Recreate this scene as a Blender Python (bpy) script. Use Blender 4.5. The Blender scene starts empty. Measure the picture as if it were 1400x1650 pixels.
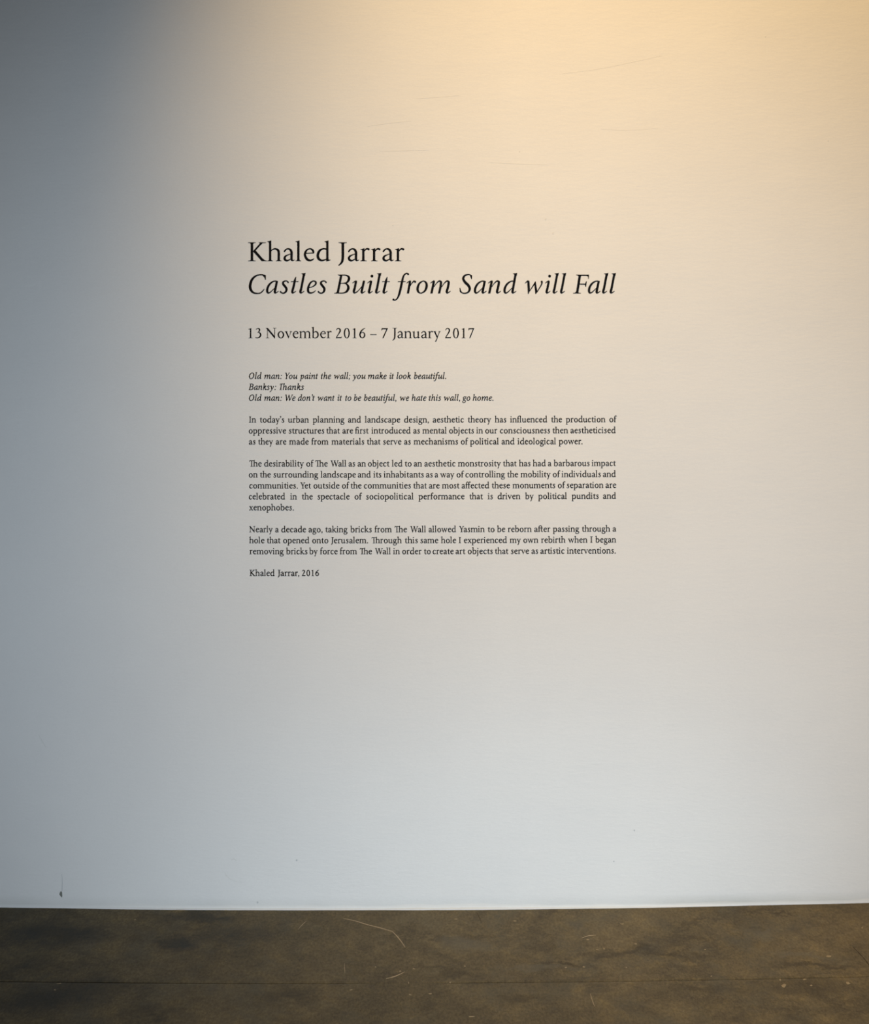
import bpy, math, random
import numpy as np
from mathutils import Vector
from mathutils.geometry import tessellate_polygon, delaunay_2d_cdt

C = bpy.context.scene.collection
scene = bpy.context.scene
# ---------------------------------------------------------------- camera: eye height 1.6 m, 3.07 m from the wall, turned 0.7 degrees, frame shifted down
F, DIST, EYE, YAW, HORIZON = 1900.0, 3.07, 1.6, 0.0118, 473.0
cam_data = bpy.data.cameras.new('camera')
cam_data.sensor_fit = 'HORIZONTAL'; cam_data.sensor_width = 36
cam_data.lens = 36*F/1400
cam_data.shift_y = -(825-HORIZON)/1400
cam_data.clip_start = 0.05
cam_data.dof.use_dof = True; cam_data.dof.focus_distance = 2.72; cam_data.dof.aperture_fstop = 5.6
cam = bpy.data.objects.new('camera', cam_data); C.objects.link(cam)
cam.location = (0, -DIST, EYE); cam.rotation_euler = (math.pi/2, 0, -YAW)
scene.camera = cam
# ---------------------------------------------------------------- light: dim room, one warm ceiling spotlight, two unseen cool spots added behind the camera for daylight
world = bpy.data.worlds.new('room'); scene.world = world; world.use_nodes = True
world.node_tree.nodes['Background'].inputs[0].default_value = (1.0, 0.96, 0.94, 1)
world.node_tree.nodes['Background'].inputs[1].default_value = 0.012
def spot(name, loc, aim, half, blend, rgb, gain, size):
    m = max(rgb)
    d = bpy.data.lights.new(name, 'SPOT'); d.color = [c/m for c in rgb]; d.energy = m*gain
    d.spot_size = 2*half; d.spot_blend = blend; d.shadow_soft_size = size
    o = bpy.data.objects.new(name, d); C.objects.link(o); o.location = loc
    o.rotation_euler = (Vector(aim)-Vector(loc)).to_track_quat('-Z', 'Y').to_euler()
    o['label'] = name.replace('_', ' '); return o
GAIN = 49.8
spot('warm_ceiling_spotlight', (-0.294, -2.076, 3.998), (1.31, 0, 1.571), 0.695, 1.0, (8.344, 5.456, 2.285), GAIN, 0.04)
spot('fitted_daylight_spot_high', (2.501, -4.994, 2.001), (0.185, 0, -0.369), 0.20, 1.0, (3.757, 5.198, 6.099), GAIN, 0.25)  # unseen narrow cool beam, added and fitted to the wall's tones
spot('fitted_daylight_spot_low', (1.021, -4.994, 0.379), (0.079, 0, 0.777), 0.456, 1.0, (9.392, 10.696, 11.866), GAIN, 0.25)  # unseen broad cool beam, added to fit the falloff across the wall
scene.view_settings.view_transform = 'Standard'; scene.view_settings.look = 'None'
scene.view_settings.gamma = 1; scene.view_settings.use_curve_mapping = False; scene.view_settings.exposure = 0.0

# ---------------------------------------------------------------- where a photographed point lies on the wall or the floor
def bow(x):                                    # the plaster wall is bowed by a centimetre or so
    u = max(-1.25, min(1.35, x))
    return -0.0031*(2.0-6.5*((u*619+700-760)/700)**2)
def ray(px, py):
    a, b = (px-700)/F, (HORIZON-py)/F
    c, s = math.cos(-YAW), math.sin(-YAW)
    return Vector((a*c-s, a*s+c, b))
def on_wall(px, py):
    d = ray(px, py); y = 0.0
    for _ in range(6):
        t = (y+DIST)/d.y; x = d.x*t; y = bow(x)
    return x, EYE+d.z*t
def on_floor(px, py):
    d = ray(px, py); t = -EYE/d.z
    return d.x*t, -DIST+d.y*t

# ---------------------------------------------------------------- materials
def material(name, color, rough=0.7, spec=0.3):
    m = bpy.data.materials.new(name); m.use_nodes = True
    b = m.node_tree.nodes['Principled BSDF']
    b.inputs['Base Color'].default_value = (*color, 1); b.inputs['Roughness'].default_value = rough
    b.inputs['Specular IOR Level'].default_value = spec
    return m
class NT:
    def __init__(s, m): s.t = m.node_tree; s.b = s.t.nodes['Principled BSDF']
    def n(s, kind, **kw):
        x = s.t.nodes.new(kind)
        for k, v in kw.items():
            if k in x.inputs: x.inputs[k].default_value = v
            else: setattr(x, k, v)
        return x
    def l(s, a, b): s.t.links.new(a, b)
    def noise(s, vec, scale, detail=4, rough=0.55, stretch=(1, 1, 1)):
        mp = s.n('ShaderNodeMapping'); mp.inputs['Scale'].default_value = stretch; s.l(vec, mp.inputs[0])
        x = s.n('ShaderNodeTexNoise'); x.inputs['Scale'].default_value = scale; x.inputs['Detail'].default_value = detail; x.inputs['Roughness'].default_value = rough
        s.l(mp.outputs[0], x.inputs['Vector']); return x.outputs[0]
    def ramp(s, f, stops):
        r = s.n('ShaderNodeValToRGB'); e = r.color_ramp.elements
        e[0].position, e[0].color = stops[0][0], (*stops[0][1], 1); e[1].position, e[1].color = stops[-1][0], (*stops[-1][1], 1)
        for p, c in stops[1:-1]: q = e.new(p); q.color = (*c, 1)
        s.l(f, r.inputs[0]); return r.outputs[0]
    def mix(s, fac, a, b, mode='MIX'):
        x = s.n('ShaderNodeMix'); x.data_type = 'RGBA'; x.blend_type = mode
        for inp, v in ((x.inputs[0], fac), (x.inputs[6], a), (x.inputs[7], b)):
            if hasattr(v, 'links'): s.l(v, inp)
            elif isinstance(v, (int, float)): inp.default_value = v
            else: inp.default_value = (*v, 1)
        return x.outputs[2]
    def math(s, op, a, b=0.0):
        x = s.n('ShaderNodeMath'); x.operation = op
        for inp, v in ((x.inputs[0], a), (x.inputs[1], b)):
            if hasattr(v, 'links'): s.l(v, inp)
            else: inp.default_value = v
        return x.outputs[0]
    def bump(s, h, strength, dist, prev=None):
        x = s.n('ShaderNodeBump'); x.inputs['Strength'].default_value = strength; x.inputs['Distance'].default_value = dist
        s.l(h, x.inputs['Height'])
        if prev: s.l(prev, x.inputs['Normal'])
        return x.outputs[0]

wall_mat = material('wall_paint', (0.8, 0.8, 0.8), 0.9, 0.1)
w = NT(wall_mat); co = w.n('ShaderNodeTexCoord').outputs['Object']
cloud = w.noise(co, 3.0, 5, 0.6)
col = w.ramp(cloud, [(0.3, (0.785, 0.785, 0.785)), (0.7, (0.815, 0.815, 0.812))])
fine = w.noise(co, 260, 3, 0.6, (1, 1, 1.6))
col = w.mix(1.0, col, w.ramp(fine, [(0.25, (0.955, 0.955, 0.955)), (0.75, (1.0, 1.0, 1.0))]), 'MULTIPLY')
sep = w.n('ShaderNodeSeparateXYZ'); w.l(co, sep.inputs[0])
# darker grey band along the foot of the wall: patchy, fading out three centimetres up
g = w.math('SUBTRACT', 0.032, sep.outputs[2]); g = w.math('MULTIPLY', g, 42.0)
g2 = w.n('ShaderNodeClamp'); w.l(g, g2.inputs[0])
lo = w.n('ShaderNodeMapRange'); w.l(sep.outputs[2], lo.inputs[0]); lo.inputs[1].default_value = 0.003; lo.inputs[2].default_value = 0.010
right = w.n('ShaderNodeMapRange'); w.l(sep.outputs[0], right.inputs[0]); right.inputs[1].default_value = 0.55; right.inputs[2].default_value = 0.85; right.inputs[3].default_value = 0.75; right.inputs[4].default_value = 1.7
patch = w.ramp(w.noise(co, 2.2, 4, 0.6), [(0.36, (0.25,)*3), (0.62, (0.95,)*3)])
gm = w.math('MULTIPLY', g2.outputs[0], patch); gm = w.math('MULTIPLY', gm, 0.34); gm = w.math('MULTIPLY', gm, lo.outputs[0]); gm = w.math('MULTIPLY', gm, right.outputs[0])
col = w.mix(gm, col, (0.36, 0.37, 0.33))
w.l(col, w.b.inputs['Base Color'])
h = w.bump(w.noise(co, 90, 5, 0.6, (0.45, 1, 1.5)), 0.16, 0.004)      # roller texture, slightly drawn out sideways
h = w.bump(w.noise(co, 6, 4, 0.6, (0.5, 1, 1.6)), 0.10, 0.02, h)
w.l(h, w.b.inputs['Normal'])

floor_mat = material('polished_concrete', (0.1, 0.08, 0.06), 0.5, 0.12)
w = NT(floor_mat); co = w.n('ShaderNodeTexCoord').outputs['Object']
big = w.noise(co, 3.6, 9, 0.7, (0.8, 0.9, 1)); mid = w.noise(co, 19, 10, 0.8, (0.8, 0.75, 1)); sm = w.noise(co, 170, 6, 0.8, (1, 0.6, 1))
base = w.ramp(big, [(0.28, (0.086, 0.070, 0.043)), (0.46, (0.134, 0.106, 0.059)), (0.70, (0.188, 0.147, 0.079))])
base = w.mix(1.0, base, w.ramp(mid, [(0.28, (0.44, 0.45, 0.48)), (0.40, (0.78, 0.78, 0.78)), (0.52, (1.0, 1.0, 1.0)), (0.70, (1.42, 1.36, 1.22))]), 'MULTIPLY')
base = w.mix(1.0, base, w.ramp(sm, [(0.32, (0.60,)*3), (0.68, (1.40,)*3)]), 'MULTIPLY')
cool = w.ramp(w.noise(co, 7, 5, 0.65), [(0.5, (0, 0, 0)), (0.72, (1, 1, 1))])
base = w.mix(w.math('MULTIPLY', cool, 0.5), base, (0.105, 0.104, 0.082))
# wispy dark veins in the concrete
vein = w.noise(co, 6, 10, 0.7, (0.6, 0.9, 1)); vein = w.math('ABSOLUTE', w.math('SUBTRACT', vein, 0.5)); vein = w.ramp(vein, [(0.0, (1, 1, 1)), (0.045, (0, 0, 0))])
vm = w.ramp(w.noise(co, 4.1, 3, 0.5), [(0.45, (0, 0, 0)), (0.62, (1, 1, 1))])
base = w.mix(w.math('MULTIPLY', w.math('MULTIPLY', vein, vm), 0.5), base, (0.045, 0.037, 0.025))
# old stains, each with a ragged edge: (photo column, photo row, half length m, half depth m, strength, colour)
wob = w.n('ShaderNodeTexNoise'); wob.inputs['Scale'].default_value = 9; wob.inputs['Detail'].default_value = 7; wob.inputs['Roughness'].default_value = 0.68; w.l(co, wob.inputs['Vector'])
wv = w.n('ShaderNodeVectorMath'); wv.operation = 'MULTIPLY_ADD'; wv.inputs[1].default_value = (0.24, 0.16, 0); w.l(wob.outputs['Color'], wv.inputs[0]); w.l(co, wv.inputs[2])
DK, BL, LT = (0.045, 0.036, 0.022), (0.024, 0.028, 0.030), (0.150, 0.140, 0.108)
STAINS = ((95, 1500, .17, .07, .6, BL), (150, 1590, .20, .05, .45, BL), (285, 1518, .09, .05, .6, BL), (330, 1475, .13, .03, .5, BL), (60, 1610, .16, .06, .5, BL),
          (735, 1572, .11, .022, .5, DK), (690, 1555, .05, .015, .4, DK), (1000, 1538, .12, .018, .5, DK), (905, 1551, .06, .012, .6, DK), (1085, 1540, .12, .014, .45, DK), (1320, 1566, .15, .016, .55, DK),
          (1262, 1477, .04, .010, .6, DK), (1290, 1595, .16, .03, .4, DK), (1130, 1600, .12, .02, .35, DK), (840, 1612, .10, .02, .45, DK), (400, 1500, .16, .05, .35, BL), (460, 1605, .12, .03, .35, DK),
          (745, 1522, .09, .045, .5, LT), (1222, 1510, .07, .03, .4, LT), (880, 1560, .12, .015, .35, LT), (1290, 1545, .10, .02, .3, LT))
def stain_xy(px, py):
    X = (px-700)/F; t = EYE/((py-HORIZON)/F); return X*t+YAW*t, -DIST+t
for sx, sy, ra, rb, k_, colr in STAINS:
    cx_, cy_ = stain_xy(sx, sy)
    mp = w.n('ShaderNodeMapping'); mp.vector_type = 'POINT'
    mp.inputs['Location'].default_value = (-(cx_+0.12)/ra, -(cy_+0.08)/rb, 0); mp.inputs['Scale'].default_value = (1/ra, 1/rb, 0)
    w.l(wv.outputs[0], mp.inputs[0])
    ln = w.n('ShaderNodeVectorMath'); ln.operation = 'LENGTH'; w.l(mp.outputs[0], ln.inputs[0])
    fc = w.ramp(ln.outputs['Value'], [(0.35, (1, 1, 1)), (1.0, (0, 0, 0))])
    base = w.mix(w.math('MULTIPLY', fc, k_), base, colr)
w.l(base, w.b.inputs['Base Color'])
w.l(w.ramp(mid, [(0.3, (0.42,)*3), (0.7, (0.62,)*3)]), w.b.inputs['Roughness'])
h = w.bump(w.noise(co, 45, 6, 0.65), 0.25, 0.004); w.l(h, w.b.inputs['Normal'])

vinyl = material('black_vinyl', (0.003, 0.0028, 0.0035), 0.6, 0.08)
chip_mat = material('bare_plaster', (0.20, 0.21, 0.19), 0.9, 0.1)
scuff_mat = material('scuffed_paint', (0.71, 0.71, 0.70), 0.85, 0.1)
hair_mat = material('hairline', (0.55, 0.56, 0.58), 0.85, 0.1)
scratch_mat = material('pale_scratch', (0.40, 0.31, 0.20), 0.7, 0.2)
fleck_mat = material('pale_fleck', (0.33, 0.26, 0.16), 0.8, 0.2)
dark_mat = material('dark_hairline', (0.055, 0.045, 0.032), 0.8, 0.1)

# ---------------------------------------------------------------- object helpers
def link(name, V, Fc, mat, parent=None, smooth=False):
    me = bpy.data.meshes.new(name); me.from_pydata([tuple(v) for v in V], [], [tuple(f) for f in Fc]); me.materials.append(mat)
    if smooth: me.polygons.foreach_set('use_smooth', [True]*len(me.polygons))
    me.update(); o = bpy.data.objects.new(name, me); C.objects.link(o)
    if parent: o.parent = parent
    return o
def tag(o, label, cat=None, group=None, kind=None):
    o['label'] = label
    if cat: o['category'] = cat
    if group: o['group'] = group
    if kind: o['kind'] = kind
    return o

# ---------------------------------------------------------------- the wall: bowed plaster with a thin lip of paint along its foot
def build_wall():
    xs = [-4.5, -3.5, -2.5, -1.8] + [-1.5+i*0.02 for i in range(151)] + [1.8, 2.5, 3.5, 4.5]
    rnd = random.Random(4)
    lip = {}; v = 0.0
    for x in xs: v = 0.8*v+0.2*rnd.uniform(-1, 1); lip[x] = v
    V = []; Fc = []
    def strength(x):                           # the lip is only proud along the middle of the wall
        return max(0.0, min(1.0, (x+0.95)/0.35))*max(0.0, min(1.0, (0.86-x)/0.25))
    prof = [(0.0, 1), (0.0018, 1), (0.0036, .12), (0.011, -.35), (0.022, -.2), (0.035, 0), (0.10, 0), (0.5, 0), (1.2, 0), (2.4, 0), (3.7, 0)]
    for x in xs:
        s = strength(x)
        for i, (z, p) in enumerate(prof):
            amt = p*0.0040*s*(1+0.5*lip[x]) if p > 0 else p*0.0042*(0.7+lip[x])
            zz = z*(1+0.7*lip[x]) if 0 < i < 4 else z
            V.append((x, bow(x)-amt, zz))
    n = len(prof); k = len(V)
    for i in range(len(xs)-1):
        for j in range(n-1): Fc.append((i*n+j, (i+1)*n+j, (i+1)*n+j+1, i*n+j+1))
    for x in xs: V += [(x, 0.25, 0.0), (x, 0.25, 3.7)]
    for i in range(len(xs)-1):
        a, b = k+2*i, k+2*i+2
        Fc += [(b, a, a+1, b+1), (i*n+n-1, (i+1)*n+n-1, b+1, a+1), (i*n, a, b, (i+1)*n)]
    Fc += [(k, *range(0, n), k+1), (k+2*(len(xs)-1)+1, *range(len(xs)*n-1, (len(xs)-1)*n-1, -1), k+2*(len(xs)-1))]
    return link('wall_back', V, Fc, wall_mat)
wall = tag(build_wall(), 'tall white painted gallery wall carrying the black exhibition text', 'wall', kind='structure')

# ---------------------------------------------------------------- the floor: dark concrete with a narrow control joint parallel to the wall
def build_floor():
    xs = [-4.5, -3.2, -2.2] + [-1.8+i*0.02 for i in range(181)] + [2.2, 3.2, 4.5]
    rnd = random.Random(9); v = 0.0; V = []; Fc = []
    for x in xs:
        v = 0.75*v+0.25*rnd.uniform(-1, 1)
        px = 700+x*690
        o = max(0.0, min(1.0, abs(px-665)/55-0.6))      # the joint closes up for a hand's breadth
        wd = 0.0003+0.0010*o*(1+0.6*v); dp = 0.0003+0.0016*o
        yj = bow(x)-0.327+0.0012*v
        for y, z in ((0.15, 0), (bow(x)-0.03, 0), (yj+wd*6, 0), (yj+wd, -0.0008*o), (yj+wd*.6, -dp), (yj-wd*.6, -dp), (yj-wd, -0.0008*o), (yj-wd*6, 0), (-1.2, 0), (-6.5, 0)):
            V.append((x, y, z))
    n = 10
    for i in range(len(xs)-1):
        for j in range(n-1): Fc.append((i*n+j, i*n+j+1, (i+1)*n+j+1, (i+1)*n+j))
    k = len(V)
    for x in xs: V += [(x, 0.15, -0.12), (x, -6.5, -0.12)]
    for i in range(len(xs)-1):
        a = k+2*i
        Fc += [(a, a+2, a+3, a+1), (i*n, (i+1)*n, a+2, a), (i*n+n-1, a+1, a+3, (i+1)*n+n-1)]
    return link('floor', V, Fc, floor_mat)
floor = tag(build_floor(), 'dark brown mottled concrete floor at the foot of the white wall', 'floor', kind='structure')
# ---------------------------------------------------------------- lettering: a serif roman and its italic, drawn stroke by stroke
# every glyph is a list of strokes in 1/1000 em: R = tapering ribbon (x, y, width), O = closed ribbon, P = polygon, D = disc
def R(*p): return ('R', p)
def O(*p): return ('O', p)
def P(*p): return ('P', p)
def D(x, y, r, k=1.0): return ('D', (x, y, r, k))
SW = 78
def foot(a, b, l=56, r=56, y=0, s=1):          # bracketed slab at a stem end; s=-1 turns it over for a stem top
    return P((a-l, y), (a-l, y+14*s), (a-20, y+24*s), (a-3, y+42*s), (a, y+70*s), (b, y+70*s), (b+3, y+42*s), (b+20, y+24*s), (b+r, y+14*s), (b+r, y))
def stem(a, b, y0, y1): return P((a, y0), (a, y1), (b, y1), (b, y0))
def flag(a, b, y, l=60): return P((a-l, y-40), (a-l, y-30), (a-10, y-20), (b-16, y), (b, y+4), (b, y-90), (a, y-90), (a-8, y-58), (a-22, y-48))
def tail(a, b): return P((a, -8), (a, 90), (b, 90), (b+6, 60), (b+25, 48), (b+70, 50), (b+70, 38), (b+15, 12))
def arch(x, w=296, foot_=True):                # x = right edge of the left stem
    c = x + w - 39
    s = [R((x-10, 350, 18), (x+40, 400, 30), (x+135, 426, 50), (c-28, 385, 74), (c, 295, 78), (c, 140, 78), (c, 0, 78))]
    return s + ([foot(c-39, c+39)] if foot_ else [])
_n = [stem(70, 148, 0, 400), flag(70, 148, 445), foot(70, 148)]
_h = [stem(70, 148, 0, 660), flag(70, 148, 712), foot(70, 148)]
_i = _n
_bowl = lambda dx: R((130+dx, 345, 16), (190+dx, 395, 36), (275+dx, 418, 56), (372+dx, 370, 80), (425+dx, 232, 86), (385+dx, 92, 76), (290+dx, 20, 46), (200+dx, 12, 38), (120+dx, 45, 36))
_dbowl = R((400, 405, 46), (330, 428, 42), (250, 424, 44), (145, 365, 72), (80, 215, 84), (112, 85, 84), (205, 27, 64), (290, 36, 44), (385, 72, 24))
ROMAN = {
 ' ': (232, []),
 'a': (448, [D(78, 338, 25), R((74, 336, 40), (104, 376, 46), (152, 416, 40), (215, 426, 48), (284, 392, 72), (322, 310, 78), (323, 200, 78), (322, 90, 76), (340, 32, 64), (378, 24, 34), (428, 48, 10)),
             R((292, 252, 20), (210, 222, 28), (122, 178, 52), (80, 110, 72), (104, 47, 72), (162, 20, 58), (225, 36, 38), (292, 76, 24))]),
 'b': (518, [P((66, 40), (66, 660), (144, 660), (144, 40)), flag(66, 144, 712), P((66, 8), (66, 90), (144, 90), (144, 24), (100, 8)), _bowl(0)]),
 'c': (425, [D(352, 362, 30), R((356, 366, 46), (305, 420, 40), (235, 430, 38), (142, 382, 66), (80, 225, 80), (112, 88, 84), (205, 28, 62), (305, 42, 38), (385, 96, 12))]),
 'd': (530, [stem(370, 447, 0, 660), flag(370, 447, 712), tail(370, 447), _dbowl]),
 'e': (438, [R((392, 98, 12), (345, 55, 36), (252, 26, 60), (152, 66, 80), (78, 200, 76), (94, 315, 66), (160, 402, 46), (252, 430, 40), (325, 398, 60), (362, 340, 66), (377, 282, 44)),
             R((90, 270, 28), (240, 278, 28), (386, 286, 32))]),
 'f': (300, [R((123, 20, 78), (123, 300, 78), (123, 500, 78), (145, 620, 62), (205, 684, 44), (268, 692, 40), (305, 668, 44)), D(300, 662, 30), P((26, 398), (26, 408), (80, 437), (285, 437), (280, 398)), foot(84, 162)]),
 'g': (462, [O((205, 432, 30), (290, 385, 58), (318, 292, 70), (288, 195, 56), (210, 150, 30), (118, 190, 58), (88, 292, 70), (122, 390, 56)),
             R((130, 172, 22), (92, 125, 40), (104, 72, 60), (190, 44, 66), (300, 30, 70), (388, -12, 66), (400, -100, 56), (330, -180, 40), (210, -216, 34), (100, -196, 50), (56, -130, 60), (82, -58, 38), (150, 8, 24)),
             P((280, 385), (300, 415), (350, 425), (442, 432), (442, 392), (340, 385))]),
 'h': (525, _h + arch(148)),
 'i': (254, _i + [D(106, 606, 47)]),
 'j': (254, [flag(70, 148, 445), R((109, 400, 78), (109, 180, 78), (109, 0, 78), (98, -110, 64), (50, -190, 38), (-22, -238, 20)), D(106, 606, 47)]),
 'k': (502, _h + [P((140, 205), (140, 235), (330, 410), (365, 415), (225, 262), (185, 215)), foot(330, 360, 50, 70, 437, -1), P((165, 238), (225, 275), (420, 50), (515, 14), (515, 0), (355, 0))]),
 'l': (260, _h),
 'm': (803, _n + arch(148, 284) + arch(432, 284)),
 'n': (525, _n + arch(148)),
 'o': (512, [O((250, 428, 38), (362, 372, 68), (424, 215, 84), (372, 75, 66), (262, 8, 38), (148, 63, 68), (86, 222, 84), (140, 366, 64))]),
 'p': (522, [stem(70, 148, -230, 400), flag(70, 148, 445), foot(70, 148, 58, 66, -238), _bowl(6)]),
 'r': (366, [stem(84, 162, 0, 400), flag(84, 162, 445), foot(84, 162, 60, 76), R((152, 335, 16), (195, 398, 34), (245, 428, 52), (295, 420, 60)), D(304, 412, 35)]),
 's': (372, [R((292, 345, 10), (282, 388, 26), (245, 422, 38), (182, 430, 38), (118, 388, 62), (122, 312, 72), (190, 245, 78), (258, 170, 80), (258, 82, 68), (200, 20, 42), (125, 12, 36), (65, 48, 32), (40, 125, 10)), P((270, 400), (300, 434), (306, 340), (290, 335))]),
 't': (312, [P((24, 400), (24, 410), (96, 448), (150, 540), (174, 545), (174, 400)), P((96, 398), (96, 437), (290, 437), (284, 398)), R((135, 430, 78), (135, 260, 78), (135, 125, 78), (152, 55, 68), (205, 20, 46), (262, 26, 30), (308, 52, 8))]),
 'u': (528, [flag(70, 148, 437), R((109, 400, 78), (109, 260, 78), (109, 150, 78), (128, 62, 74), (192, 22, 54), (262, 34, 40), (350, 84, 22)), stem(345, 423, 0, 400), flag(345, 423, 437), tail(345, 423)]),
 'v': (468, [P((30, 425), (118, 425), (262, 95), (248, -12), (222, -12)), P((238, -8), (252, 40), (370, 425), (408, 425), (262, 60)), foot(45, 100, 52, 72, 437, -1), foot(374, 396, 64, 62, 437, -1)]),
 'w': (700, [P((28, 425), (112, 425), (242, 95), (228, -12), (204, -12)), P((215, 0), (235, 60), (352, 425), (385, 425), (240, 0)), P((310, 425), (392, 425), (502, 95), (486, -12), (462, -12)), P((472, 0), (492, 60), (600, 425), (636, 425), (500, 20)), foot(43, 96, 50, 66, 437, -1), foot(320, 376, 40, 50, 437, -1), foot(604, 624, 58, 60, 437, -1)]),
 'x': (462, [P((48, 425), (140, 425), (415, 10), (318, 10)), P((62, 10), (100, 10), (378, 425), (340, 425)), foot(68, 122, 50, 66, 437, -1), foot(340, 368, 56, 66, 437, -1), foot(72, 96, 58, 70), foot(340, 395, 60, 56)]),
 'y': (462, [P((30, 425), (118, 425), (262, 95), (236, 8), (215, 8)), R((386, 430, 36), (310, 230, 34), (238, 20, 38), (185, -120, 48), (140, -195, 58)), D(138, -198, 34), foot(45, 100, 52, 72, 437, -1), foot(374, 396, 60, 62, 437, -1)]),
 'I': (328, [stem(122, 206, 0, 651), foot(122, 206, 84, 84), foot(122, 206, 84, 84, 651, -1)]),
 'J': (296, [R((171, 640, 84), (171, 420, 84), (171, 190, 84), (158, 30, 78), (118, -60, 60), (70, -112, 42), (24, -146, 26)), foot(129, 213, 104, 92, 651, -1)]),
 'K': (676, [stem(115, 199, 0, 651), foot(115, 199, 90, 86), foot(115, 199, 90, 86, 651, -1), P((190, 340), (200, 322), (262, 345), (500, 610), (540, 640), (455, 640)), foot(470, 500, 78, 140, 651, -1), P((205, 328), (262, 388), (290, 362), (520, 100), (600, 35), (672, 12), (672, 0), (495, 0))]),
 'N': (738, [P((60, 651), (150, 651), (610, 110), (610, -12), (585, -12), (60, 610)), stem(112, 148, 10, 600), foot(114, 146, 92, 96), P((20, 651), (20, 637), (70, 622), (110, 580), (160, 651)), stem(576, 612, 0, 645), foot(578, 610, 96, 92, 651, -1)]),
 'T': (560, [stem(235, 319, 0, 640), foot(235, 319, 86, 86), P((24, 500), (42, 655), (60, 651), (495, 651), (515, 655), (532, 500), (516, 498), (490, 580), (440, 614), (118, 614), (70, 580), (40, 498))]),
 'W': (905, [P((60, 645), (148, 645), (300, 130), (278, -12), (252, -12)), P((262, 0), (288, 70), (445, 630), (480, 630), (290, 0)), P((400, 645), (486, 645), (640, 130), (618, -12), (592, -12)), P((604, 0), (628, 70), (785, 640), (824, 640), (634, 10)), foot(72, 134, 70, 76, 651, -1), foot(408, 470, 60, 70, 651, -1), foot(792, 818, 80, 72, 651, -1)]),
 'Y': (560, [stem(240, 324, 0, 300), foot(240, 324, 86, 86), P((48, 640), (138, 640), (324, 310), (320, 240), (240, 262)), P((268, 290), (306, 262), (490, 640), (450, 640)), foot(60, 120, 66, 70, 651, -1), foot(454, 484, 80, 70, 651, -1)]),
 '0': (496, [O((248, 626, 34), (345, 560, 62), (397, 320, 80), (346, 82, 62), (248, 10, 34), (150, 82, 62), (98, 320, 80), (150, 560, 62))]),
 '1': (496, [stem(212, 290, 0, 600), P((128, 570), (128, 582), (205, 604), (272, 640), (290, 640), (290, 560), (212, 560)), foot(212, 290, 90, 84)]),
 '2': (496, [R((72, 500, 14), (100, 560, 36), (165, 615, 48), (240, 618, 56), (310, 560, 78), (322, 470, 84), (280, 370, 68), (190, 220, 46), (82, 60, 40)), P((52, 0), (48, 22), (90, 70), (180, 66), (380, 66), (412, 100), (428, 98), (400, 0))]),
 '3': (496, [R((92, 545, 14), (130, 592, 34), (200, 618, 48), (280, 588, 72), (300, 510, 76), (262, 420, 50), (180, 362, 26)), R((170, 362, 26), (250, 365, 36), (330, 310, 74), (368, 210, 84), (320, 95, 72), (225, 32, 50), (130, 18, 40), (66, 36, 44)), D(76, 42, 26)]),
 '6': (496, [R((430, 640, 18), (340, 600, 40), (230, 510, 64), (130, 380, 80), (92, 230, 80), (128, 92, 76), (232, 20, 42), (335, 60, 62), (390, 170, 82), (372, 300, 66), (280, 372, 40), (200, 350, 34), (130, 300, 26))]),
 '7': (496, [P((62, 500), (76, 640), (432, 640), (436, 622), (410, 570), (150, 570), (105, 565), (80, 495)), P((120, -12), (180, 10), (432, 620), (400, 600), (345, 570), (300, 440), (150, 90))]),
 '.': (225, [D(112, 36, 48)]),
 ',': (225, [D(112, 40, 46), R((130, 60, 50), (140, 10, 44), (118, -60, 30), (70, -112, 12))]),
 "'": (214, [D(106, 650, 52), R((126, 660, 56), (132, 610, 48), (110, 545, 32), (58, 490, 14))]),
 '-': (500, [stem(0, 500, 206, 248)]),
}
# ligatures
_Th = [stem(225, 305, 0, 640), foot(225, 305, 76, 76), P((20, 500), (36, 655), (56, 651), (590, 651), (560, 614), (112, 614), (66, 580), (36, 498)),
       stem(500, 578, 0, 660), P((500, 600), (500, 640), (540, 690), (578, 712), (578, 600)), foot(500, 578)] + arch(578)
ROMAN['\x01'] = (952, _Th)
ROMAN['\x02'] = (545, [R((123, 20, 78), (123, 300, 78), (123, 480, 78), (150, 610, 62), (230, 684, 44), (340, 690, 42), (402, 655, 50)), P((26, 398), (26, 408), (80, 437), (360, 437), (360, 398)), foot(84, 162), stem(358, 436, 0, 437), foot(358, 436), D(400, 640, 34)])     # fi
ROMAN['\x03'] = (545, [R((123, 20, 78), (123, 300, 78), (123, 480, 78), (150, 610, 62), (230, 684, 44), (330, 694, 38), (400, 670, 40)), P((26, 398), (26, 408), (80, 437), (270, 437), (270, 398)), foot(84, 162), stem(358, 436, 0, 700), foot(358, 436)])     # fl
ROMAN['\x04'] = (580, [R((123, 20, 78), (123, 300, 78), (123, 500, 78), (148, 620, 60), (215, 680, 42), (300, 672, 36), (360, 610, 30)), R((395, 20, 78), (395, 300, 78), (395, 500, 78), (417, 620, 62), (477, 684, 44), (540, 692, 40), (577, 668, 44)), D(572, 662, 30), P((26, 398), (26, 408), (80, 437), (557, 437), (552, 398)), foot(84, 162), foot(356, 434)])     # ff
ROMAN['\x05'] = (600, [R((123, 20, 78), (123, 300, 78), (123, 480, 78), (150, 610, 62), (225, 680, 44), (330, 680, 40), (395, 620, 60), (404, 520, 78), (404, 300, 78), (404, 125, 78), (421, 55, 68), (474, 20, 46), (531, 26, 30), (577, 52, 8)), P((26, 398), (26, 408), (80, 437), (560, 437), (554, 398)), foot(84, 162)])     # ft

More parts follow.
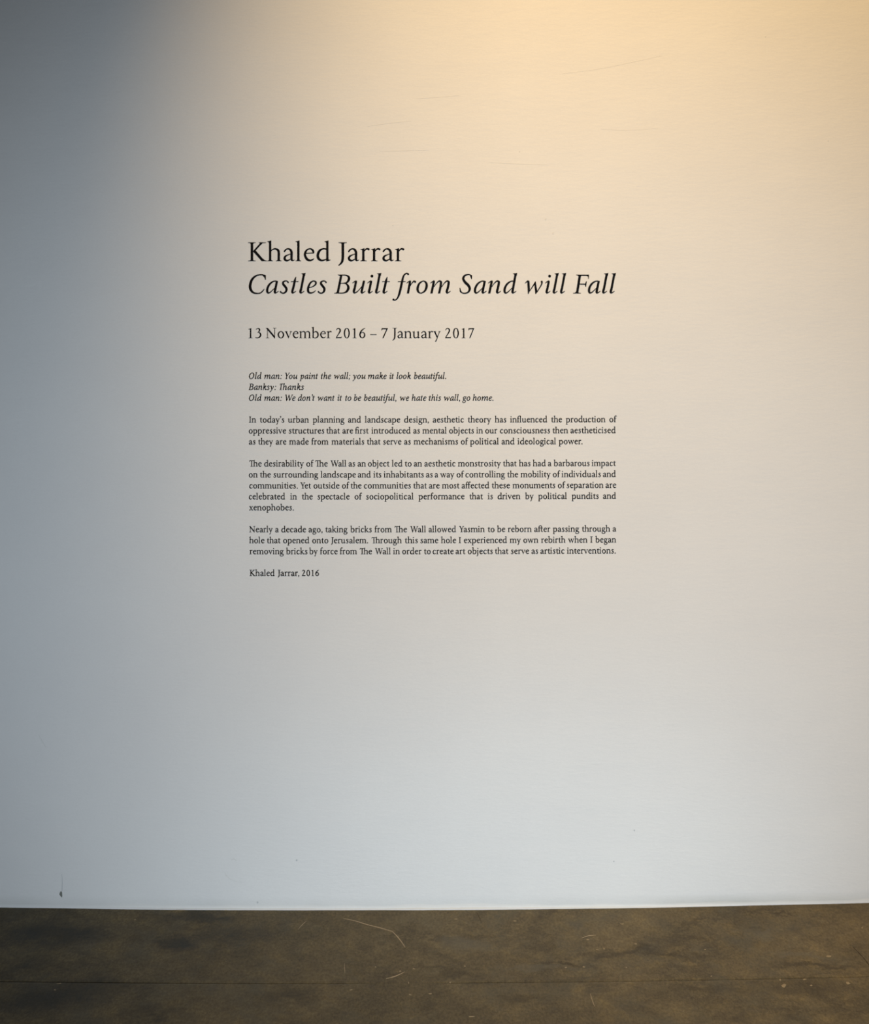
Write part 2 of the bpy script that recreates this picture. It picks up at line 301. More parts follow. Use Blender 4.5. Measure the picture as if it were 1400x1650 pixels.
def itail(x): return R((x+21, 158, 72), (x, 66, 76), (x+8, 24, 56), (x+52, 30, 34), (x+134, 84, 12))
def ientry(x): return R((x, 353, 12), (x+50, 392, 24), (x+102, 420, 44), (x+130, 425, 60))
def ist(x0, y0, x1, y1, w=74): return R((x0, y0, w), (x1, y1, w))
def cut(x0, x1, y0, y1, w=78): return P((x0-w/2, y0), (x1-w/2, y1), (x1+w/2, y1), (x0+w/2, y0))    # slanted stem with level ends
def iarch(x, c): return [R((x+6, 225, 14), (x+60, 310, 20), (x+112, 372, 28), (x+175, 425, 44), (x+230, 418, 62), (x+250, 380, 74), (c, 230, 74), (c-20, 145, 74))]
def iflag(x, y): return P((x-88, y-26), (x-88, y-16), (x, y-8), (x+58, y+6), (x+40, y-90), (x-38, y-90), (x-44, y-48), (x-60, y-34))
_is1 = [ientry(40), cut(77, 161, 0, 400, 76), P((118, 395), (150, 432), (196, 446), (200, 395))]
_ibowl = R((432, 420, 30), (355, 428, 36), (270, 408, 42), (160, 320, 60), (90, 190, 70), (78, 75, 74), (108, 22, 56), (172, 36, 34), (250, 104, 24), (350, 205, 16))
ITALIC = {
 ' ': (224, []),
 'a': (490, [_ibowl, cut(352, 414, 120, 430, 76), itail(340)]),
 'b': (470, [cut(112, 215, 120, 700, 76), iflag(205, 706), R((112, 150, 76), (98, 80, 74), (125, 24, 54), (200, 12, 40), (300, 70, 58), (385, 210, 76), (395, 330, 72), (350, 410, 52), (290, 405, 34), (200, 310, 22), (125, 200, 16))]),
 'd': (506, [_ibowl, cut(360, 464, 120, 700, 76), iflag(455, 706), itail(350)]),
 'e': (392, [R((352, 110, 12), (264, 40, 34), (160, 18, 50), (90, 62, 74), (84, 190, 70), (136, 330, 58), (205, 405, 46), (275, 430, 38), (345, 398, 56), (338, 315, 50), (235, 235, 28), (104, 200, 24))]),
 'f': (290, [D(386, 668, 32), R((392, 668, 46), (340, 694, 42), (268, 662, 44), (215, 575, 56), (178, 430, 70), (120, 160, 76), (74, -20, 68), (20, -150, 46), (-50, -222, 36), (-110, -226, 44)), D(-124, -212, 34), P((24, 398), (28, 424), (300, 424), (294, 398))]),
 'g': (440, [O((250, 432, 30), (330, 395, 52), (340, 300, 64), (280, 205, 50), (200, 170, 28), (120, 210, 52), (100, 295, 64), (160, 395, 48)), R((150, 185, 22), (95, 125, 40), (105, 80, 54), (180, 52, 60), (280, 20, 66), (330, -60, 62), (290, -150, 46), (190, -212, 32), (80, -205, 42), (10, -140, 52), (30, -60, 36), (130, 20, 22)), P((310, 385), (330, 418), (440, 430), (440, 392), (360, 385))]),
 'h': (520, [cut(77, 205, 0, 700, 76), iflag(197, 706)] + iarch(174-30, 384) + [itail(346)]),
 'i': (268, [ientry(40), cut(112, 168, 120, 400, 76), P((125, 395), (158, 432), (204, 446), (206, 395)), itail(94), D(200, 602, 47)]),
 'k': (460, [cut(77, 205, 0, 700, 76), iflag(197, 706), R((120, 190, 16), (200, 300, 24), (290, 410, 40), (360, 420, 54), (370, 350, 56), (300, 270, 36), (170, 222, 24)), R((200, 245, 40), (270, 150, 76), (320, 50, 76), (370, 10, 46), (440, 60, 14))]),
 'l': (262, [cut(96, 208, 120, 700, 76), iflag(199, 706), itail(78)]),
 'm': (790, _is1 + iarch(160, 394) + [cut(342, 400, 0, 250, 76)] + iarch(430, 655) + [itail(612)]),
 'n': (528, _is1 + iarch(160, 384) + [itail(346)]),
 'o': (474, [O((264, 428, 34), (362, 372, 66), (382, 246, 80), (322, 92, 58), (186, 12, 34), (92, 66, 66), (70, 184, 80), (130, 345, 58))]),
 'p': (490, [ientry(40), cut(28, 161, -220, 400, 76), P((118, 395), (150, 432), (196, 446), (200, 395)), P((-60, -238), (-60, -226), (0, -205), (60, -205), (110, -228), (110, -238)), R((150, 215, 14), (210, 320, 24), (290, 405, 38), (350, 412, 54), (398, 330, 72), (388, 210, 76), (300, 70, 58), (200, 14, 40), (110, 40, 40))]),
 'r': (356, [ientry(40), cut(88, 160, 0, 400, 76), P((118, 395), (150, 432), (196, 446), (200, 395)), R((150, 220, 14), (200, 320, 22), (245, 378, 30), (295, 425, 46), (330, 415, 50)), D(338, 406, 36)]),
 's': (380, [D(308, 388, 26), R((312, 384, 36), (272, 424, 38), (205, 430, 38), (140, 392, 60), (140, 325, 72), (200, 248, 76), (250, 170, 76), (240, 80, 66), (180, 20, 46), (110, 14, 42), (52, 46, 46)), D(48, 60, 26)]),
 't': (276, [R((206, 578, 8), (184, 520, 42), (166, 460, 66), (152, 400, 72), (128, 280, 74), (95, 150, 74), (77, 90, 74)), P((26, 398), (30, 424), (292, 424), (284, 398)), itail(74)]),
 'u': (522, [ientry(40), cut(110, 166, 120, 400, 76), P((123, 395), (156, 432), (202, 446), (204, 395)), R((110, 160, 76), (92, 70, 76), (110, 24, 54), (170, 36, 34), (250, 100, 24), (340, 205, 18), (390, 280, 14)), cut(374, 438, 120, 400, 76), P((398, 400), (410, 436), (440, 446), (478, 440), (476, 400)), itail(362)]),
 'w': (690, [R((16, 346, 12), (60, 386, 24), (105, 420, 46), (140, 425, 60)), P((102, 400), (120, 440), (170, 440), (178, 400), (195, 130), (150, -12), (122, -12)), P((138, -5), (165, 60), (370, 400), (400, 420), (400, 370), (200, 90)), P((350, 330), (400, 430), (424, 250), (450, 110), (412, -12), (384, -12)), R((398, 0, 18), (450, 60, 24), (555, 225, 30), (610, 330, 42), (618, 395, 58)), D(612, 408, 34)]),
 'y': (470, [R((16, 346, 12), (60, 386, 24), (105, 420, 46), (140, 425, 60)), R((142, 430, 66), (172, 300, 76), (188, 150, 74), (196, 40, 50)), R((390, 432, 60), (402, 370, 54), (350, 230, 34), (240, 40, 30), (130, -110, 36), (20, -205, 50)), D(14, -205, 32)]),
 'B': (606, [P((20, 0), (20, 14), (82, 28), (108, 60), (218, 600), (186, 626), (143, 638), (143, 651), (300, 651), (292, 600), (184, 60), (180, 0)),
            R((180, 636, 28), (330, 637, 28), (430, 628, 36), (512, 580, 68), (528, 500, 84), (484, 410, 62), (400, 362, 30), (230, 350, 24)), R((300, 352, 24), (410, 345, 36), (486, 280, 66), (506, 180, 86), (450, 72, 64), (330, 18, 34), (140, 14, 28))]),
 'C': (612, [R((600, 612, 40), (540, 640, 38), (440, 646, 34), (330, 622, 46), (220, 550, 64), (138, 430, 80), (98, 262, 88), (122, 130, 84), (205, 34, 60), (330, 2, 38), (450, 18, 34), (540, 90, 32), (588, 162, 12)), P((520, 640), (600, 648), (640, 628), (640, 478), (620, 470), (590, 560), (545, 605))]),
 'F': (520, [cut(165, 262, 20, 645, 82), P((24, 0), (24, 14), (90, 24), (124, 60), (206, 60), (220, 24), (290, 14), (290, 0)), P((135, 651), (135, 638), (180, 628), (225, 590), (300, 590), (308, 614), (480, 612), (540, 590), (550, 508), (568, 508), (574, 651)), P((200, 308), (205, 338), (440, 338), (478, 422), (498, 422), (472, 232), (455, 230), (432, 304))]),
 'O': (700, [O((420, 646, 36), (560, 580, 70), (610, 400, 86), (540, 160, 68), (330, 6, 36), (180, 70, 70), (120, 250, 86), (200, 490, 66))]),
 'S': (476, [R((425, 600, 30), (385, 642, 34), (307, 655, 34), (195, 612, 60), (150, 510, 78), (212, 390, 86), (322, 282, 88), (372, 165, 78), (325, 52, 54), (205, 5, 36), (100, 30, 38), (52, 100, 24)), P((392, 650), (453, 630), (446, 500), (428, 498), (388, 600)), P((23, 192), (44, 195), (66, 110), (110, 42), (60, 30), (30, 60))]),
 'T': (530, [cut(190, 300, 0, 640, 80), P((80, 0), (80, 12), (150, 36), (230, 36), (310, 12), (310, 0)), P((110, 500), (150, 655), (590, 655), (572, 500), (556, 500), (530, 590), (500, 614), (190, 614), (150, 590), (126, 500))]),
 'W': (900, [P((130, 640), (215, 640), (262, 130), (225, -12), (195, -12)), P((210, 0), (240, 70), (500, 640), (536, 640), (250, 0)), P((455, 640), (540, 640), (592, 130), (555, -12), (525, -12)), P((540, 0), (570, 70), (850, 640), (890, 640), (580, 0)), P((80, 651), (80, 638), (140, 620), (220, 620), (270, 638), (270, 651)), P((800, 651), (800, 638), (850, 620), (890, 620), (940, 638), (940, 651))]),
 'Y': (540, [cut(190, 240, 0, 300, 80), P((90, 0), (90, 12), (150, 36), (230, 36), (300, 12), (300, 0)), P((110, 640), (195, 640), (290, 300), (270, 250), (200, 270)), P((230, 280), (275, 280), (540, 640), (500, 640)), P((60, 651), (60, 638), (120, 620), (200, 620), (245, 638), (245, 651)), P((450, 651), (450, 638), (500, 620), (540, 620), (600, 638), (600, 651))]),
 '.': (225, [D(100, 36, 46)]),
 ',': (225, [D(100, 40, 44), R((118, 55, 46), (118, 5, 42), (90, -62, 28), (36, -112, 12))]),
 ':': (235, [D(110, 36, 46), D(178, 380, 46)]),
 ';': (235, [D(110, 40, 44), R((128, 55, 46), (128, 5, 42), (100, -62, 28), (46, -112, 12)), D(178, 380, 46)]),
 "'": (215, [D(212, 652, 50), R((232, 662, 52), (232, 612, 46), (202, 548, 30), (144, 496, 14))]),
}
ITALIC['\x01'] = (905, [cut(170, 280, 0, 640, 80), P((70, 0), (70, 12), (130, 36), (210, 36), (290, 12), (290, 0)), P((100, 500), (140, 655), (640, 655), (600, 614), (180, 614), (140, 590), (116, 500)),
        cut(462, 590, 0, 700, 76)] + [('R', tuple((a+385, b, w) for a, b, w in iarch(144, 384)[0][1])), itail(731)])

def spline(pts, closed, n=5):
    out = []; m = len(pts)
    for i in range(m if closed else m-1):
        g = lambda k: pts[k % m] if closed else pts[max(0, min(m-1, k))]
        a, b, c, d = g(i-1), g(i), g(i+1), g(i+2)
        for s in range(n):
            t = s/n
            out.append(tuple(0.5*(2*b[k]+(c[k]-a[k])*t+(2*a[k]-5*b[k]+4*c[k]-d[k])*t*t+(3*b[k]-a[k]-3*c[k]+d[k])*t**3) for k in range(3)))
    if not closed: out.append(pts[-1])
    return out
def glyph_shapes(g, bold=0.0, n=5):
    """-> list of (vertices, faces, outline) in em/1000; outline edges become the thin side of the vinyl"""
    res = []
    for kind, p in g:
        if kind in 'RO':
            c = spline(p, kind == 'O', 1 if (kind == 'R' and len(p) == 2) else n); m = len(c); V = []
            for i in range(m):
                a = c[(i-1) % m] if (kind == 'O' or i) else c[0]; b = c[(i+1) % m] if (kind == 'O' or i < m-1) else c[-1]
                dx, dy = b[0]-a[0], b[1]-a[1]; L = math.hypot(dx, dy) or 1; w = max(3, c[i][2]+bold)/2
                V += [(c[i][0]-dy/L*w, c[i][1]+dx/L*w), (c[i][0]+dy/L*w, c[i][1]-dx/L*w)]
            F = [(2*i, 2*i+1, (2*i+3) % (2*m), (2*i+2) % (2*m)) for i in range(m if kind == 'O' else m-1)]
            E = []
            for i in range(m if kind == 'O' else m-1): E += [((2*i+2) % (2*m), 2*i), (2*i+1, (2*i+3) % (2*m))]
            if kind == 'R': E += [(0, 1), (2*m-1, 2*m-2)]
            res.append((V, F, E))
        else:
            if kind == 'D':
                V = [(p[0]+(p[2]+bold/2)*math.cos(k*math.tau/14), p[1]+(p[2]+bold/2)*math.sin(k*math.tau/14)) for k in range(14)]
            else:
                V = list(p)
                if sum(V[i][0]*V[(i+1) % len(V)][1]-V[(i+1) % len(V)][0]*V[i][1] for i in range(len(V))) < 0: V.reverse()
                if bold:
                    W = []
                    for i in range(len(V)):
                        a, b, c = V[i-1], V[i], V[(i+1) % len(V)]
                        n1 = Vector((b[1]-a[1], a[0]-b[0])).normalized(); n2 = Vector((c[1]-b[1], b[0]-c[0])).normalized(); q = (n1+n2)
                        q = q.normalized() if q.length > .3 else n1
                        W.append((b[0]+q.x*bold/2, b[1]+q.y*bold/2))
                    V = W
            F = [tuple(t) for t in tessellate_polygon([[Vector((x, y, 0)) for x, y in V]])]
            E = [(i, (i+1) % len(V)) for i in range(len(V))]
            res.append((V, F, E))
    return res
LIG = (('Th', '\x01'), ('fi', '\x02'), ('fl', '\x03'), ('ff', '\x04'), ('ft', '\x05'))
def shape_word(word, font, bold=0.0, track=0.0):
    """-> list of (glyph index, x, adv) with ligatures applied, and the advance width"""
    for a, b in LIG:
        if b in font: word = word.replace(a, b)
    x = 0; out = []
    for i, ch in enumerate(word):
        out.append((ch, x)); x += font[ch][0]+track
        nx = word[i+1] if i+1 < len(word) else ''
        x += KERN.get(ch+nx, 0)
    return out, x
KERN = {'Wa': -75, 'Ya': -85, 'Ye': -85, 'We': -70, 'Yo': -70, 'Fa': -20, "'s": -20, "y'": 0, "n'": -34, "'t": -24, 'r.': -40, 'r,': -40, 'y,': -30, 'ra': -4, 'ry': 4, 'ay': -12, 'wa': -10, 'va': -10, 'vi': -6, 'wh': 0, 'Ja': 0, 'l.': 0}
# measured (first, last) ink column of each word in the photograph; stroke gain of the three sizes
TITLE1 = [(399.7, 532.4), (545.0, 651.3)]
TITLE2 = [(400.9, 526.4), (538.6, 628.1), (632.4, 726.1), (740.4, 833.2), (845.4, 912.1), (923.2, 992.2)]
DATES = [(400.3, 421.1), (428.2, 534.3), (541.1, 588.5), (596.4, 606.7), (614.6, 624.9), (632.2, 710.0), (717.1, 764.0)]
TB, DB, BB, WORDK = 8.0, 12.0, 38.0, 0.957
def sevenths(s):                                # columns noted in sevenths of a photo pixel from column 400
    v = [int(q) for q in s.replace('-', ' ').split()]
    return [(400+(a+1)/7, 400+(b-1)/7) for a, b in zip(v[::2], v[1::2])]
COLS = {
 'Old man: You': '5-153 182-378 415-555 582-785 820-932 968-1148 1180-1320 1350-1560 1595-1640 1672-1835 1868-2233',
 'Banksy:': '5-312 350-630',
 'Old man: We': '5-153 182-378 415-533 560-750 785-972 1008-1055 1092-1162 1190-1275 1303-1672 1710-1812 1842-2008 2035-2173 2205-2388 2412-2505 2530-2765',
 'In today': '8-88 130-405 447-683 725-1087 1125-1272 1312-1715 1755-2038 2080-2432 2475-2738 2780-2908 2952-3372 3415-3537 3580-4028 4068-4158',
 'oppressive': '5-427 455-858 882-1032 1062-1182 1207-1355 1388-1832 1860-1935 1963-2237 2263-2545 2573-2645 2670-2810 2835-3405 3430-3607 3632-4145',
 'as they': '5-82 113-278 310-430 460-682 712-903 938-1307 1340-1490 1518-1728 1755-1833 1862-2367 2395-2482 2500-2825 2857-3003 3035-3470 3500-3770',
 'The desir': '8-155 178-628 652-740 752-900 928-1105 1130-1205 1235-1325 1350-1593 1620-1738 1765-1842 1868-1958 1985-2338 2363-2850 2875-3025 3052-3182 3210-3355 3380-3418 3443-3848 3873-4145',
 'on the': '5-107 133-252 280-792 815-1213 1237-1382 1410-1500 1525-1980 2003-2080 2105-2140 2165-2322 2347-2435 2447-2897 2920-3042 3070-3410 3430-3522 3530-3977 4000-4145',
 'communities.': '8-562 590-705 735-1028 1055-1142 1155-1275 1300-1837 1862-2013 2038-2157 2185-2382 2407-2718 2745-2950 2978-3462 3487-3578 3590-4005 4028-4150',
 'celebrated': '8-415 475-547 605-725 780-1143 1197-1285 1325-1865 1917-2440 2495-2645 2700-2757 2810-3070 3123-3217 3268-3593 3645-3952 4000-4148',
 'xeno': '8-515',
 'Nearly': '12-275 305-343 372-652 680-838 868-1120 1150-1392 1425-1617 1645-1795 1825-2003 2035-2343 2375-2668 2700-2777 2805-2897 2927-3195 3225-3405 3433-3733 3762-4080 4110-4150',
 'hole that': '10-182 212-362 393-690 720-903 932-1352 1388-1733 1763-1913 1940-2142 2173-2343 2372-2400 2430-2920 2950-3073 3100-3272 3302-3577 3605-3825 3855-3883 3913-4148',
 'removing': '12-402 425-667 692-778 810-1007 1033-1225 1253-1400 1428-1605 1635-1708 1735-1955 1982-2057 2080-2315 2340-2447 2473-2758 2783-2932 2960-3167 3193-3268 3293-3567 3592-4145',
 'Khaled Jarrar,': '15-298 332-575 605-797',
}
# ---------------------------------------------------------------- cutting the lettering out of thin vinyl
CUT = {}
def cut_glyph(font_id, ch, bold, n):
    """one clean outline per glyph: overlapping strokes are merged, so nothing lies double"""
    key = (font_id, ch, bold, n)
    if key in CUT: return CUT[key]
    V = []; Fc = []
    for v, f, _ in glyph_shapes((ROMAN if font_id == 'roman' else ITALIC)[ch][1], bold, n):
        k = len(V); V += [Vector((a/100, b/100)) for a, b in v]
        for q0 in f:
            for q in ([q0] if len(q0) == 3 else [(q0[0], q0[1], q0[2]), (q0[0], q0[2], q0[3])]):
                ar = sum(v[q[i]][0]*v[q[(i+1) % 3]][1]-v[q[(i+1) % 3]][0]*v[q[i]][1] for i in range(3))
                if abs(ar) > 1: Fc.append([k+i for i in (q if ar > 0 else q[::-1])])
    if not V: CUT[key] = ([], [], []); return CUT[key]
    ov, _, of, _, _, _ = delaunay_2d_cdt(V, [], Fc, 0, 1e-4, False)
    A = np.array([[V[i][:] for i in f] for f in Fc])          # keep only what lies inside some stroke
    tris = []
    for t in of:
        if len(t) != 3: continue
        m_ = np.array([ov[i][:] for i in t]).mean(0); e = A[:, [1, 2, 0]]-A; q = m_-A
        if not ((e[..., 0]*q[..., 1]-e[..., 1]*q[..., 0]) > -1e-7).all(1).any(): continue
        a, b, c = (ov[i] for i in t)
        s = (b.x-a.x)*(c.y-a.y)-(c.x-a.x)*(b.y-a.y)
        if abs(s) > 1e-6: tris.append(tuple(t) if s > 0 else tuple(t[::-1]))
    cnt = {}
    for t in tris:
        for i in range(3): cnt[(t[i], t[(i+1) % 3])] = 1
    rim = [e for e in cnt if (e[1], e[0]) not in cnt]
    CUT[key] = ([(v.x*0.1, v.y*0.1) for v in ov], tris, rim)
    return CUT[key]
THICK = 0.0004
def vinyl_mesh(name, glyphs, x0, z0, size, font_id, bold, n, parent, xs=1.0):
    """glyphs: [(ch, x in em/1000)]; x0, z0: the word's start on the wall; size: em in metres"""
    V = []; Fc = []
    for ch, gx in glyphs:
        gv, gt, rim = cut_glyph(font_id, ch, bold, n)
        used = sorted({i for t in gt for i in t}); k = len(V); m = len(used); idx = {u: k+j for j, u in enumerate(used)}
        for u in used:
            x = x0+(gx/1000+gv[u][0]*xs)*size; V.append((x, bow(x)-THICK, z0+gv[u][1]*size))
        for u in used:
            x = x0+(gx/1000+gv[u][0]*xs)*size; V.append((x, bow(x)+0.0002, z0+gv[u][1]*size))
        Fc += [tuple(idx[i] for i in t) for t in gt]
        Fc += [(idx[b], idx[a], idx[a]+m, idx[b]+m) for a, b in rim]
    if not V: return None
    o = link(name, V, Fc, vinyl, parent)
    return o
def ink(font_id, ch):
    v = [p[0] for p in cut_glyph(font_id, ch, 0.0, 4)[0]]
    return (min(v)*1000, max(v)*1000) if v else (0, 0)

def set_line(text, font_id, left, right, base, em, parent, letters=False, bold=0.0, n=4, justify=True, starts=None):
    """one printed line: its ink runs from photo column left to column right on the baseline row base; em = body size in photo pixels"""
    font = ROMAN if font_id == 'roman' else ITALIC
    size = em/619.0
    xl, zb = on_wall(left, base); xr, _ = on_wall(right, base)
    if starts is None:
        for k_, v_ in COLS.items():
            if text.startswith(k_): starts = sevenths(v_)
    words = text.split(' '); assert starts is None or len(starts) == len(words), text
    shaped = [shape_word(wd, font) for wd in words]
    lsb = ink(font_id, shaped[0][0][0][0])[0]; last = shaped[-1][0][-1][0]
    rsb = font[last][0]-ink(font_id, last)[1]
    total = (xr-xl)/size*1000+lsb+rsb
    nat = sum(w_ for _, w_ in shaped); gaps = len(words)-1; sp = font[' '][0]
    nl = sum(len(g) for g, _ in shaped)
    k = 1.0
    if justify and gaps: k = WORDK; space = (total-nat*k)/gaps
    else:
        k = total/(nat+gaps*sp); space = sp*k
    x = xl-lsb*size/1000*k
    for wi, ((gl, wd), word) in enumerate(zip(shaped, words)):
        kk = k
        if starts:                              # measured start (and end) of every word
            s0 = on_wall(starts[wi][0], base)[0]; s1 = on_wall(starts[wi][1], base)[0]
            i0 = ink(font_id, gl[0][0])[0]; i1 = gl[-1][1]+ink(font_id, gl[-1][0])[1]
            kk = (s1-s0)/size*1000/(i1-i0)
            if em < 20: kk = (0.6*kk+0.4*0.965 if len(word) > 3 else 0.25*kk+0.75*0.965); s0 = (s0+s1)/2-(i1-i0)*kk*size/2000
            x = s0-i0*kk*size/1000
            STAT.append((word, round(kk, 3)))
        if letters:
            for ch, gx in gl: vinyl_mesh('letter', [(ch, 0)], x+gx*kk*size/1000, zb, size, font_id, bold, n, parent, kk)
        else:
            vinyl_mesh('word', [(ch, gx*kk) for ch, gx in gl], x, zb, size, font_id, bold, n, parent, kk)
        x += (wd*kk+space)*size/1000
    return space
STAT = []
def block(label, px, py):
    x, z = on_wall(px, py)
    e = bpy.data.objects.new('wall_lettering', None); e.empty_display_size = 0.05; C.objects.link(e)
    tag(e, label, 'lettering', 'black vinyl texts on the white wall'); return e
def text_line(parent):
    e = bpy.data.objects.new('text_line', None); e.empty_display_size = 0.02; C.objects.link(e); e.parent = parent; return e

b = block('large upright serif heading, topmost line of black text on the wall', 400, 421)
set_line('Khaled Jarrar', 'roman', 400.0, 651.6, 420.9, 46.5, b, True, TB, 6, False, TITLE1)
b = block('large slanted italic title line directly under the upright heading', 400, 473)
set_line('Castles Built from Sand will Fall', 'italic', 400.6, 991.6, 472.9, 46.5, b, True, TB, 6, False, TITLE2)
b = block('medium upright line of dates between the italic title and the small text', 400, 545)
set_line('13 November 2016 - 7 January 2017', 'roman', 400.6, 763.5, 544.9, 25.2, b, True, DB, 5, False, DATES)
b = block('small italic dialogue of three lines below the dates', 401, 646)
for t, l_, r_, y_ in (('Old man: You paint the wall; you make it look beautiful.', 401, 719.2, 610.4), ('Banksy: Thanks', 401, 489.8, 628.1), ("Old man: We don't want it to be beautiful, we hate this wall, go home.", 401, 795.6, 645.7)):
    set_line(t, 'italic', l_, r_, y_, 14.8, text_line(b), False, BB, 3, False)
b = block('small upright paragraph of three lines right under the italic dialogue', 401, 716)
for t, r_, y_ in (("In today's urban planning and landscape design, aesthetic theory has influenced the production of", 992.8, 680.8), ('oppressive structures that are first introduced as mental objects in our consciousness then aestheticised', 992.6, 698.5), ('as they are made from materials that serve as mechanisms of political and ideological power.', 938.4, 716.2)):
    set_line(t, 'roman', 401, r_, y_, 14.8, text_line(b), False, BB, 3)
b = block('longest small paragraph, five lines, ending in one short word on its own line', 401, 822)
for t, r_, y_ in (('The desirability of The Wall as an object led to an aesthetic monstrosity that has had a barbarous impact', 992.3, 751.6), ('on the surrounding landscape and its inhabitants as a way of controlling the mobility of individuals and', 992.3, 769.3), ('communities. Yet outside of the communities that are most affected these monuments of separation are', 992.7, 787.0), ('celebrated in the spectacle of sociopolitical performance that is driven by political pundits and', 992.3, 804.6), ('xenophobes.', 473.6, 822.3)):
    set_line(t, 'roman', 401.2, r_, y_, 14.8, text_line(b), False, BB, 3)
b = block('small three-line paragraph, last one above the short signature line', 401, 893)
for t, l_, r_, y_ in (('Nearly a decade ago, taking bricks from The Wall allowed Yasmin to be reborn after passing through a', 401.6, 992.3, 857.6), ('hole that opened onto Jerusalem. Through this same hole I experienced my own rebirth when I began', 401.6, 992.5, 875.2), ('removing bricks by force from The Wall in order to create art objects that serve as artistic interventions.', 401.8, 992.5, 892.9)):
    set_line(t, 'roman', l_, r_, y_, 14.8, text_line(b), False, BB, 3)
b = block('short signature line with a year, lowest text on the wall', 402, 928)
set_line('Khaled Jarrar, 2016', 'roman', 402.2, 514.0, 928.0, 14.8, b, False, BB, 3, False)

# ---------------------------------------------------------------- marks on the wall and the floor: shallow relief, each a piece of its own
def blob(name, pts, to3, h, mat, parent):
    """small irregular chip or fleck: a low domed polygon"""
    P3 = [to3(x, y, 0.0) for x, y in pts]; cx = sum(p[0] for p in pts)/len(pts); cy = sum(p[1] for p in pts)/len(pts)
    mid_ = [to3((x+cx)/2, (y+cy)/2, h) for x, y in pts]; n = len(pts)
    V = P3+mid_+[to3(cx, cy, h*1.15)]
    Fc = [(i, (i+1) % n, n+(i+1) % n, n+i) for i in range(n)]+[(n+i, n+(i+1) % n, 2*n) for i in range(n)]
    return link(name, V, Fc, mat, parent)
def streak(name, pts, to3, h, mat, parent, wobble=0.0, seed=1):
    """thin line through (px, py, width in px): a low ridge with a triangular section"""
    rnd = random.Random(seed); c = spline(pts, False, 6); V = []; Fc = []
    for i, (x, y, w_) in enumerate(c):
        a = c[max(0, i-1)]; b_ = c[min(len(c)-1, i+1)]; dx, dy = b_[0]-a[0], b_[1]-a[1]; L = math.hypot(dx, dy) or 1
        w_ = max(0.15, w_*(1+rnd.uniform(-wobble, wobble)))/2
        V += [to3(x-dy/L*w_, y+dx/L*w_, 0), to3(x, y, h), to3(x+dy/L*w_, y-dx/L*w_, 0)]
    for i in range(len(c)-1):
        k = 3*i; Fc += [(k, k+3, k+4, k+1), (k+1, k+4, k+5, k+2)]
    return link(name, V, Fc, mat, parent)
def w3(px, py, h):
    x, z = on_wall(px, py); return (x, bow(x)-h-0.0001, z)
def f3(px, py, h):
    x, y = on_floor(px, py); return (x, y, h+0.0002)
m_ = blob('chip', [(98.6, 1435.5), (100.2, 1438), (100.4, 1443), (100.0, 1446.5), (97.5, 1444), (95.6, 1441), (96.6, 1437.5)], w3, 0.0006, chip_mat, wall); m_['label'] = 'small dark chip in the paint low on the left'
streak('hairline_crack', [(99.8, 1408, .5), (100.3, 1418, .8), (100.2, 1428, .9), (100.0, 1436, .9)], w3, 0.0003, hair_mat, wall)
for pts in ([(362, 1405, .6), (365, 1411, 1.3), (372, 1417, .9), (383, 1421, .8), (394, 1422, .5)], [(372, 1386, .8), (377, 1384, 1.6), (381, 1387, .7)],
            [(62, 1184, .5), (68, 1194, 1.3), (75, 1206, .6)], [(590, 204, .4), (625, 199, .9), (662, 195, .4)], [(670, 159, .4), (705, 157, .8), (740, 154, .4)],
            [(905, 119, .3), (960, 112, .7), (1015, 101, .8), (1066, 90, .3)], [(612, 244, .3), (650, 243, .7), (690, 242, .3)],
            [(788, 262, .4), (830, 264, .9), (884, 266, .4)], [(968, 208, .3), (1010, 210, .6), (1060, 207, .3)]):
    streak('scuff_mark', pts, w3, 0.0002, scuff_mat, wall, 0.3, int(pts[0][0]))
for x, y, r in ((478, 1386, 1.5), (891, 376, 1.7), (879, 353, 1.6), (1233, 59, 1.2), (837, 244, 1.2), (1334, 227, 1.1), (1022, 1338, 1.3), (415, 1454, 1.5), (989, 1388, 1.2), (633, 363, 1.0)):
    blob('speck', [(x+r*math.cos(a)*(1+.3*math.sin(3*a+x)), y+r*1.2*math.sin(a)) for a in [k*math.tau/7 for k in range(7)]], w3, 0.0003, hair_mat if y > 1000 else scuff_mat, wall)
streak('scratch', [(553, 1480, .5), (572, 1484, 1.3), (592, 1490, 1.2), (612, 1495, 1.2), (632, 1501, 1.1)], f3, 0.0004, scratch_mat, floor, 0.35, 3)['label'] = 'long pale curved scratch'
streak('scratch', [(632, 1501, 1.2), (640, 1509, 1.5), (647, 1518, 1.7), (653, 1527, .6)], f3, 0.0004, scratch_mat, floor, 0.2, 4)
streak('scratch', [(951, 1601, .5), (954, 1611, 1.2), (958, 1622, .6)], f3, 0.0004, scratch_mat, floor, 0.2, 5)
streak('scratch', [(622, 1577, .7), (634, 1574, 1.8), (644, 1570, 1.2), (652, 1566, .6)], f3, 0.0004, scratch_mat, floor, 0.4, 6)
streak('scratch', [(936, 1512, .4), (948, 1508, 1.3), (960, 1507, .6)], f3, 0.0004, scratch_mat, floor, 0.4, 7)
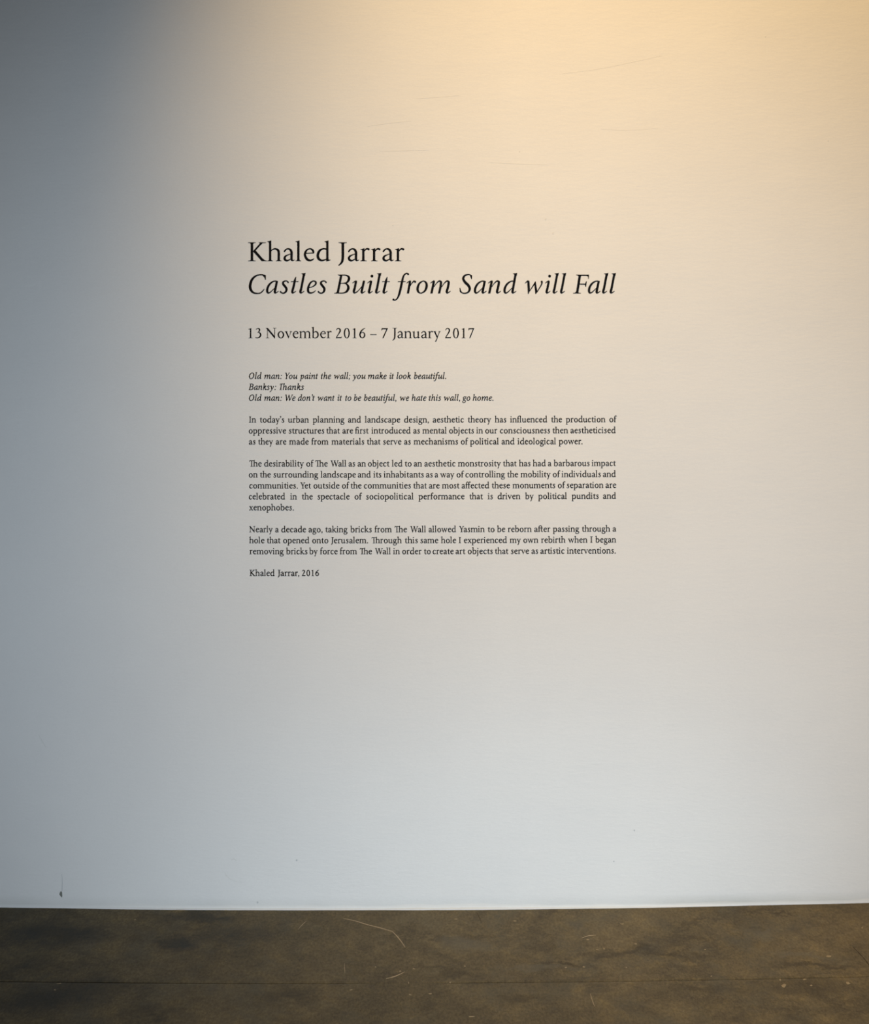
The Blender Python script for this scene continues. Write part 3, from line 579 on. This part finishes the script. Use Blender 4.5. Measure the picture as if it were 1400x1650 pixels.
streak('scratch', [(555, 1552, .4), (555, 1560, .9), (556, 1568, .4)], f3, 0.0003, scratch_mat, floor, 0.3, 8)
streak('scratch', [(480, 1498, .4), (487, 1490, .9), (494, 1484, .4)], f3, 0.0003, scratch_mat, floor, 0.3, 9)
for k, pts in enumerate(([(1374, 1526, .5), (1384, 1536, 1.0), (1394, 1547, 1.1), (1402, 1558, 1.0)], [(768, 1470, .4), (772, 1478, .8), (776, 1487, .4)])):
    streak('hairline_crack', pts, f3, 0.0001, dark_mat, floor, 0.4, 20+k)
for x, y, rx, ry in ((218, 1482, 3, 1.3), (291, 1467, 9, 1.0), (96, 1585, 6, 1.5), (88, 1595, 3, 1.5), (734, 1481, 4, 1.5), (829, 1484, 4, 2.2), (947, 1514, 4, 1.6), (1003, 1489, 7, 1.2), (1024, 1521, 3, 1.8),
                     (962, 1530, 4, 1.4), (973, 1529, 2.4, 2.6), (912, 1559, 3, 1.4), (940, 1558, 4, 1.5), (1136, 1530, 3, 2.2), (1257, 1579, 3, 2.2), (1263, 1588, 6, 4.2), (1296, 1578, 5, 2.0), (1307, 1588, 3.5, 2.2),
                     (1389, 1495, 3, 2.6), (645, 1565, 3, 2.2), (666, 1561, 3.5, 2.0), (658, 1584, 1.8, 3.2), (692, 1601, 5, 2.4), (660, 1603, 4, 1.8), (605, 1558, 2, 2), (725, 1583, 3, 2.2), (749, 1557, 2.6, 1.8),
                     (1335, 1541, 6, 2.6), (1366, 1584, 7, 3.0), (1208, 1460, 1.6, 1.6), (364, 1467, 2, 1.5), (760, 1638, 7, 1.5), (566, 1595, 5, 1.2), (1009, 1559, 1.6, 1.6), (1146, 1573, 2.2, 1.6)):
    rnd = random.Random(int(x*7+y)); m = 9
    pts = [(x+rx*0.72*rnd.uniform(.35, 1.25)*math.cos(k*math.tau/m), y+ry*0.72*rnd.uniform(.35, 1.25)*math.sin(k*math.tau/m)) for k in range(m)]
    blob('paint_fleck', pts, f3, 0.0006, fleck_mat, floor)
